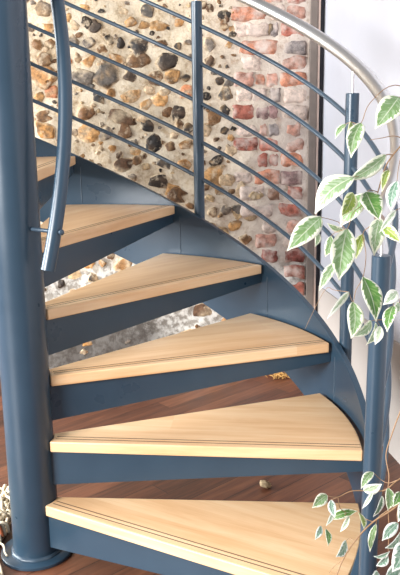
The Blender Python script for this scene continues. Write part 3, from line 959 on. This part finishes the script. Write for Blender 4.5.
# masonry wall: undulating mortar, flints and brick quoins in one mesh
WU0, WU1, WZ = 0.047, 3.3, 3.0
TINT = {'d': [(44, 40, 38), (60, 54, 50), (54, 46, 40)], 'g': [(108, 100, 92), (92, 86, 80), (124, 114, 104)],
        'b': [(108, 78, 52), (92, 68, 50), (124, 92, 62)], 'o': [(172, 126, 74), (180, 138, 90), (160, 118, 74)],
        'r': [(178, 116, 76), (186, 124, 88)], 't': [(192, 166, 128), (184, 160, 130), (200, 176, 146)]}
BT = {'o': (180, 124, 100), 'r': (160, 98, 84), 'p': (188, 142, 126), 'm': (150, 122, 120), 'g': (140, 133, 132), 'w': (206, 188, 176), 'd': (132, 78, 70), 'b': (150, 116, 96)}
def build_wall():
    V, F, FM, C = [], [], [], []
    sx = 0.02
    nx = int((WU1 - WU0) / sx) + 1; nz = int(WZ / sx) + 1
    gx = np.linspace(WU0, WU1, nx); gz = np.linspace(0, WZ, nz)
    X, Zg = np.meshgrid(gx, gz, indexing='ij')
    Y = np.zeros_like(X)
    for k in range(26):
        kx, kz = rng.normal(size=2) * (6 + k * 1.6)
        Y += math.cos(0) * np.sin(X * kx + Zg * kz + rng.uniform(0, 6.28)) * (0.0032 / (1 + k * 0.09))
    Y[0, :] = 0
    mort = lambda x, z: Y[min(nx - 1, max(0, int((x - WU0) / sx)))][min(nz - 1, max(0, int(z / sx)))]
    for i in range(nx):
        for j in range(nz): V.append((X[i, j], Y[i, j], Zg[i, j]))
    for i in range(nx - 1):
        for j in range(nz - 1):
            F.append((i * nz + j, (i + 1) * nz + j, (i + 1) * nz + j + 1, i * nz + j + 1)); FM.append(0)
    C += [(1, 1, 1, 1)] * len(V)
    # back and edges of the wall (0.3 m thick)
    s = len(V)
    for x in (WU0, WU1):
        for z in (0, WZ):
            V.append((x, 0.0, z)); V.append((x, -0.3, z))
    C += [(1, 1, 1, 1)] * 8
    F += [(s, s + 1, s + 3, s + 2), (s + 4, s + 6, s + 7, s + 5), (s + 2, s + 3, s + 7, s + 6), (s + 1, s + 5, s + 7, s + 3)]; FM += [0] * 4
    ico = bmesh.new(); bmesh.ops.create_icosphere(ico, subdivisions=3, radius=1)
    iv = np.array([v.co for v in ico.verts]); ifc = [tuple(v.index for v in f.verts) for f in ico.faces]; ico.free()
    def stone(x, z, w, h, kind, prot):
        col_ = random.choice(TINT[kind]); q = iv.copy()
        # lumpy with a few knapped flat facets
        d = np.ones(len(q)); q = np.sign(q) * np.abs(q) ** 0.85
        for k in range(4):
            ax = rng.normal(size=3); d += 0.035 * np.sin(q @ ax * 6.5 + rng.uniform(0, 6))
        for k in range(5):
            ax = rng.normal(size=3); d += 0.12 * np.sin(q @ ax * 2.6 + rng.uniform(0, 6))
        q = q * d[:, None]
        for k in range(15):
            ax = rng.normal(size=3); ax[1] = abs(ax[1]) * 0.6; ax /= np.linalg.norm(ax); lim = rng.uniform(0.55, 0.85)
            pr = q @ ax; ov = pr > lim
            q[ov] -= ((pr[ov] - lim) * 0.9)[:, None] * ax
        for k in range(2):
            ax = rng.normal(size=3) * np.array([0.22, 0, 0.22]) + np.array([0, 1, 0]); ax /= np.linalg.norm(ax); pr = q @ ax; ov = pr > 0.5
            q[ov] -= ((pr[ov] - 0.5) * 0.92)[:, None] * ax
        q = q + 0.03 * np.sin(q[:, [2, 0, 1]] * 9 + rng.uniform(0, 6, 3))
        ang = rng.uniform(-0.5, 0.5)
        rot = np.array([[math.cos(ang), 0, -math.sin(ang)], [0, 1, 0], [math.sin(ang), 0, math.cos(ang)]])
        q = q * np.array([w * 0.95, 0.03, h * 0.98]); q = q @ rot.T
        q += np.array([x, mort(x, z) - 0.03 * 0.40 + prot * 0.7, z])
        s0 = len(V); V.extend(map(tuple, q)); F.extend([tuple(a + s0 for a in f) for f in ifc]); FM.extend([1] * len(ifc))
        k = rng.uniform(0.9, 1.1)
        c = srgb(*[min(255, v * k) for v in col_]); 
        mc = np.array(srgb(214, 192, 160)); cc = np.array(c)
        dep = q[:, 1] - mort(x, z)
        hx = rng.normal(size=3) * 60; hp = rng.uniform(0, 6); alt = np.array(srgb(*random.choice([(196, 178, 150), (92, 76, 62), (150, 124, 92)])))
        for dd, qq in zip(dep, q):
            m_ = min(1.0, max(0.0, 1.6 * math.sin(float(qq @ hx) + hp) - 0.5)); cc = np.array(c) * (1 - 0.75 * m_) + alt * 0.75 * m_
            f = min(1.0, max(0.0, (0.0022 + 0.0025 * math.sin(qq[0] * 310 + qq[2] * 170) - dd) / 0.004))
            C.append(tuple(cc * (1 - 0.8 * f) + mc * 0.8 * f))
    placed = []
    for x, z, w, h, k in STONES:
        stone(x, z, w, h, k, rng.uniform(0.004, 0.010)); placed.append((x, z, max(w, h) / 2))
    kinds = ['d'] * 4 + ['g'] * 4 + ['b'] * 4 + ['o'] * 3 + ['t'] * 6
    for tries in range(6000):
        x = rng.uniform(0.42, WU1 - 0.05); z = rng.uniform(0.02, WZ - 0.03)
        inview = x < 1.5 and 0.85 < z < 1.95
        w = rng.choice([rng.uniform(0.012, 0.026), rng.uniform(0.03, 0.055)]) if inview else rng.uniform(0.03, 0.10)
        if x < 0.50: w = min(w, 0.05)
        h = w * rng.uniform(0.6, 0.95)
        gap = 0.004 if inview else 0.012
        if all((x - a) ** 2 + ((z - b) * 1.1) ** 2 > (r + w / 2 + gap) ** 2 for a, b, r in placed):
            placed.append((x, z, w / 2))
            if x > 0.62 and z < 0.36 and rng.uniform() < 0.8: continue
            kk = random.choice(['t', 't', 't', 'o', 'b', 'b', 'g', 'g', 'd', 'd'] if w < 0.035 else ['t', 't', 'o', 'o', 'b', 'b', 'g']) if inview else random.choice(kinds)
            stone(x, z, w, h, kk, rng.uniform(0.0, 0.008))
    def brick(u0, u1, z, h, kind):
        cx, w = (u0 + u1) / 2, (u1 - u0) / 2 * 1.05; h = h * 1.12
        n = 6; s0 = len(V)
        col_ = BT[kind]; k = rng.uniform(0.92, 1.08); c = srgb(*[min(255, v * k) for v in col_])
        ph = rng.uniform(0, 6, 8)
        yb = max(mort(u0 + 0.01, z), mort(cx, z), mort(u1 - 0.01, z))
        def sup(i, j, m):
            a, b = -1 + 2 * i / m, -1 + 2 * j / 4
            rad = max(abs(a), abs(b))
            rx = a * w * (1 - 0.04 * b * b) + 0.003 * math.sin(5 * b + ph[0]); rz = b * h / 2 * (1 - 0.05 * a ** 6) + 0.003 * math.sin(4 * a + ph[1])
            edge = max(abs(a) ** 8, abs(b) ** 6)
            y = yb + 0.006 - 0.009 * edge + 0.0015 * math.sin(7 * a + ph[2]) * math.cos(5 * b + ph[3])
            return (cx + rx, y, z + rz)
        m = 10
        for i in range(m + 1):
            for j in range(5): V.append(sup(i, j, m)); C.append(c)
        for i in range(m):
            for j in range(4):
                F.append((s0 + i * 5 + j, s0 + (i + 1) * 5 + j, s0 + (i + 1) * 5 + j + 1, s0 + i * 5 + j + 1)); FM.append(2)
        ring = [i * 5 for i in range(m + 1)] + [m * 5 + j for j in range(1, 5)] + [i * 5 + 4 for i in range(m - 1, -1, -1)] + [j for j in range(3, 0, -1)]
        s1 = len(V)
        for r in ring:
            x_, y_, z_ = V[s0 + r]; V.append((x_, yb - 0.04, z_)); C.append(c)
        L = len(ring)
        for k2 in range(L):
            F.append((s0 + ring[k2], s0 + ring[(k2 + 1) % L], s1 + (k2 + 1) % L, s1 + k2)); FM.append(2)
    for u0, u1, z, h, k in BRICKS: brick(max(u0, WU0 + 0.028), u1, z, h, k)
    # quoins carry on below and above
    zs = sorted(b[2] for b in BRICKS)
    for z0, z1 in ((0.04, zs[0] - 0.06), (zs[-1] + 0.076, WZ - 0.04)):
        z = z0; r = 0
        while z < z1:
            x = WU0 + 0.03
            for w in ((0.1, 0.21) if r % 2 else (0.21, 0.1)):
                brick(x, x + w, z, 0.062, random.choice('orpmd')); x += w + 0.014
            z += 0.076; r += 1
    o = mesh_obj('wall_back', V, F, [MORTAR, FLINT, BRICK], fmat=FM)
    ca = o.data.color_attributes.new('tint', 'FLOAT_COLOR', 'POINT')
    ca.data.foreach_set('color', np.array(C, dtype=np.float32).ravel())
    o.matrix_world = WM
    return o
wall = build_wall()
tag(wall, kind='structure')

def wbox(name, x0, x1, y0, y1, z0, z1, mat, bev=0.0):
    V = [(x, y, z) for z in (z0, z1) for x, y in ((x0, y0), (x1, y0), (x1, y1), (x0, y1))]
    o = mesh_obj(name, V, [(3, 2, 1, 0), (4, 5, 6, 7)] + [(k, (k + 1) % 4, 4 + (k + 1) % 4, 4 + k) for k in range(4)], mat, smooth=False)
    o.matrix_world = WM
    if bev: bevel(o, bev, 2)
    return tag(o, kind='structure')
wbox('trim_1', 0.029, 0.066, -0.02, 0.012, 0, 3.0, TIMBER, 0.003)
wbox('trim_2', 0.0165, 0.0285, -0.03, 0.006, 0, 3.0, PALE_TRIM, 0.002)
wbox('shade_strip', 0.001, 0.016, -0.06, -0.004, 0, 3.0, GAP_SHADE)  # dark strip painted as the shadow gap beside the white wall

# white wall on the right, running towards the camera
Q0 = WM @ Vector((0.0005, -0.05, 0)); dr = Vector((0.372, -0.928, 0)).normalized(); nr = Vector((-dr.y, dr.x, 0))
if nr.x < 0: nr = -nr
Q1 = Q0 + dr * 3.6
V = []
for z in (0, 3.0):
    for q in (Q0, Q1, Q1 + nr * 0.12, Q0 + nr * 0.12): V.append((q.x, q.y, z))
wr = mesh_obj('wall_right', V, [(3, 2, 1, 0), (4, 5, 6, 7)] + [(k, (k + 1) % 4, 4 + (k + 1) % 4, 4 + k) for k in range(4)], WHITE, smooth=False)
tag(wr, kind='structure')

BEIGE_BAND = plaster('beige_wall_band', srgb(186, 176, 168))  # beige band over the lower part of the white wall
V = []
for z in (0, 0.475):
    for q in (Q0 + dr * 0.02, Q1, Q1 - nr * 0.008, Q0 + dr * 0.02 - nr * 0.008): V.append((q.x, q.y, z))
low_band = mesh_obj('wall_right_band', V, [(3, 2, 1, 0), (4, 5, 6, 7)] + [(k, (k + 1) % 4, 4 + (k + 1) % 4, 4 + k) for k in range(4)], BEIGE_BAND, smooth=False)
tag(low_band, kind='structure')

# ------------------------------------------------------------------ things on the floor
def lump(name, loc, sc, mat, seed):
    r = np.random.default_rng(seed)
    bm = bmesh.new(); bmesh.ops.create_icosphere(bm, subdivisions=3, radius=1)
    for v in bm.verts:
        q = np.array(v.co); d = 1.0
        for k in range(5): d += 0.12 * math.sin(float(q @ r.normal(size=3)) * 3 + r.uniform(0, 6))
        v.co = Vector(q * d)
    for k in range(6):
        ax = Vector(r.normal(size=3)).normalized(); lim = r.uniform(0.55, 0.85)
        for v in bm.verts:
            pr = v.co.dot(ax)
            if pr > lim: v.co -= ax * (pr - lim) * 0.9
    for v in bm.verts: v.co = Vector((v.co.x * sc[0], v.co.y * sc[1], v.co.z * sc[2]))
    zmin = min(v.co.z for v in bm.verts)
    for v in bm.verts: v.co.z -= zmin
    me = bpy.data.meshes.new(name); bm.to_mesh(me); bm.free(); me.materials.append(mat)
    me.polygons.foreach_set('use_smooth', [True] * len(me.polygons))
    o = link(name, me); o.location = loc
    return o
chip = lump('stone_chip', (0.648, 0.566, 0.0), (0.024, 0.018, 0.013), CRUMB, 5)
tag(chip, 'small pale chip lying on the dark floorboards between the two lowest treads', 'stone chip')

V, F = [], []
r = np.random.default_rng(8)
for k in range(90):
    c = np.array([0.562 + r.normal() * 0.035, 1.775 + r.normal() * 0.02, 0.0])
    a = r.uniform(0, 6.28); l = r.uniform(0.02, 0.045); zc = 0.004 + abs(r.normal()) * 0.014
    d = np.array([math.cos(a), math.sin(a), r.uniform(-0.2, 0.5)])
    p0 = c - d * l / 2 + [0, 0, zc]; p2 = c + d * l / 2 + [0, 0, zc]; p1 = c + [0, 0, zc + 0.006]
    for q in (p0, p1, p2): q[2] = max(q[2], 0.0016)
    v_, f_ = tube_geo([p0, p1, p2], 0.0015, 5)
    s = len(V); V += v_; F += [tuple(i + s for i in f) for f in f_]
so = mesh_obj('straw_tuft', V, F, STRAW)
tag(so, 'tuft of golden straw lying on the floor at the foot of the masonry wall', 'straw', kind='stuff')

# looped jute rug left of the column
rug = empty('jute_rug', (-0.55, 0.05, 0))
tag(rug, 'shaggy pale looped rug on the floorboards left of the column base', 'rug')
edge = [(-0.225, 0.33), (-0.19, 0.24), (-0.145, 0.09), (-0.135, -0.02), (-0.10, -0.09), (-0.06, -0.12), (-0.045, -0.15), (-0.045, -0.5), (-1.0, -0.5), (-1.0, 0.33)]
V = [(x + 0.55, y - 0.05, z) for z in (0.0005, 0.008) for x, y in edge]
n = len(edge)
mesh_obj('backing', V, [tuple(range(n)), tuple(range(2 * n - 1, n - 1, -1))] + [(k, (k + 1) % n, n + (k + 1) % n, n + k) for k in range(n)], JUTE_BASE, rug, smooth=False)
def inside(x, y):
    c = False
    for i in range(n):
        x1, y1 = edge[i]; x2, y2 = edge[(i + 1) % n]
        if (y1 > y) != (y2 > y) and x < (x2 - x1) * (y - y1) / (y2 - y1) + x1: c = not c
    return c
V, F = [], []; RV, RF = [], []
r = np.random.default_rng(2)
cnt = 0
while cnt < 620:
    x = r.uniform(-0.75, 0.02); y = r.uniform(-0.34, 0.42)
    if not inside(x, y): continue
    if x < -0.4 and r.uniform() < 0.6: continue
    if math.hypot(x, y) < 0.15: continue
    cnt += 1
    a = r.uniform(0, 6.28); l = r.uniform(0.025, 0.055); hh = r.uniform(0.012, 0.034)
    d = Vector((math.cos(a), math.sin(a), 0)); c = Vector((x + 0.55, y - 0.05, 0.006))
    pts = smooth_path([c - d * l * 0.5, c - d * l * 0.35 + Vector((0, 0, hh)), c + d * l * 0.1 + Vector((0, 0, hh * 1.2)), c + d * l * 0.5 + Vector((0, 0, 0.002))], 3)
    v_, f_ = tube_geo(pts, r.uniform(0.0035, 0.006), 6)
    s = len(V); V += v_; F += [tuple(i + s for i in f) for f in f_]
lo = mesh_obj('pile_loops', V, F, JUTE, rug); lo['kind'] = 'stuff'
for x, y in ((-0.165, 0.045), (-0.26, 0.20)):
    c = Vector((x + 0.55, y - 0.05, 0.012))
    pts = smooth_path([c + Vector((-0.02, 0.012, 0)), c + Vector((-0.008, 0, 0.03)), c + Vector((0.01, -0.004, 0.03)), c + Vector((0.024, -0.014, 0.004))], 4)
    t_ = tube('rag_loop', pts, 0.010, RUST, rug, n=10); t_['label'] = 'rust coloured rag loop'
# strand straying over the flange
pts = smooth_path([(-0.13, 0.0, 0.014), (-0.102, -0.028, 0.024), (-0.086, -0.052, 0.0175), (-0.072, -0.066, 0.016)], 5)
tube('stray_strand', [(x + 0.55, y - 0.05, z) for x, y, z in pts], 0.0036, JUTE, rug, n=8)

# ------------------------------------------------------------------ plant
PB = Vector((TRUNK[0][0] + 0.02, TRUNK[0][1], 0))
plant = empty('potted_weeping_fig', PB)
tag(plant, 'variegated weeping fig with cream edged green leaves hanging in front of the blue post', 'plant')
pot = lathe('pot', [(0.10, 0.0), (0.105, 0.004), (0.135, 0.21), (0.148, 0.215), (0.152, 0.25), (0.146, 0.252), (0.138, 0.235), (0.134, 0.22), (0.05, 0.218)], POT, plant, n=40)
lathe('soil', [(0.05, 0.2185), (0.1345, 0.2185), (0.134, 0.225), (0.07, 0.232), (0.01, 0.234)], SOIL, pot, n=40)
L = lambda q: Vector(q) - PB
tpts = smooth_path([(0.0, 0.0, 0.215)] + [L(q) for q in TRUNK], 5)
nt_ = len(tpts)
trunk = tube('trunk', tpts, [0.011 - 0.007 * k / nt_ for k in range(nt_)], TWIG, plant, n=12)
for pts, rad in BRANCHES:
    q = smooth_path([L(a) for a in pts], 5); m = len(q)
    tube('branch', q, [rad * (1 - 0.45 * k / m) for k in range(m)], TWIG, plant, n=7)
def leaf(bx, by, bz, tx, ty, tz, wm, nx_, ny_, nz_, kind, k):
    b_, t_ = L((bx, by, bz)), L((tx, ty, tz))
    ax = t_ - b_; ln = ax.length; ax.normalize()
    nn = Vector((nx_, ny_, nz_)); nn = (nn - ax * nn.dot(ax)).normalized(); sd = ax.cross(nn)
    r = random.Random(k * 7 + 1)
    fold = r.uniform(0.15, 0.5); droop = r.uniform(0.03, 0.12); curl = r.uniform(-0.1, 0.1); bend = r.uniform(-0.07, 0.07)
    NL, NW = 14, 6
    V, F, UV = [], [], []
    for i in range(NL + 1):
        t = i / NL
        prof = math.sin(PI * min(1, t * 0.985 + 0.01) ** 0.80) ** 0.9 if t < 1 else 0
        if t > 0.78: prof = max(0.02, prof * (1 - 0.45 * ((t - 0.78) / 0.22)))
        hw = wm * 0.6 * max(0.02, prof)
        c = b_ + ax * (ln * t) + nn * (droop * ln * math.sin(PI * t)) + sd * (bend * ln * math.sin(PI * t))
        for j in range(NW + 1):
            s = -1 + 2 * j / NW
            rip = 0.02 * ln * math.sin(t * 9 + k) * abs(s) * s
            V.append(c + sd * (s * hw * math.cos(fold)) + nn * (abs(s) * hw * math.sin(fold) + rip * 0.5 + curl * hw * s))
            UV.append((j / NW, t))
    for i in range(NL):
        for j in range(NW):
            a = i * (NW + 1) + j
            F.append((a, a + 1, a + NW + 2, a + NW + 1))
    # petiole
    o = mesh_obj('leaf', V, F, LEAF[kind], plant)
    ul = o.data.uv_layers.new(name='UVMap')
    for lp in o.data.loops: ul.data[lp.index].uv = UV[lp.vertex_index]
    so_ = o.modifiers.new('thickness', 'SOLIDIFY'); so_.thickness = 0.0004
    return o
for k, q in enumerate(LEAVES): leaf(*q, k)

# ------------------------------------------------------------------ light
w = bpy.data.worlds.new('world'); scene.world = w; w.use_nodes = True
bg = w.node_tree.nodes['Background']
bg.inputs['Color'].default_value = (0.93, 0.96, 1.0, 1); bg.inputs['Strength'].default_value = WORLD
def area(name, loc, target, sx, sy, energy, col):
    d = bpy.data.lights.new(name, 'AREA'); d.shape = 'RECTANGLE'; d.size = sx; d.size_y = sy; d.energy = energy; d.color = col
    o = bpy.data.objects.new(name, d); COL.objects.link(o); o.location = loc
    o.rotation_euler = (Vector(target) - Vector(loc)).to_track_quat('-Z', 'Y').to_euler()
    return o
area('window_daylight', (-3.1, 0.1, 1.7), (0.3, -0.1, 1.0), 3.0, 1.6, E_LEFT, (0.9, 0.96, 1.0))
area('window_daylight', (-2.9, -4.5, 2.2), (0.4, 0.4, 0.8), 2.2, 1.8, E_FRONT, (1.0, 1.0, 1.0))

scene.view_settings.view_transform = 'Standard'; scene.view_settings.look = 'None'
scene.view_settings.gamma = 1.0; scene.view_settings.use_curve_mapping = False
scene.view_settings.exposure = EXPO
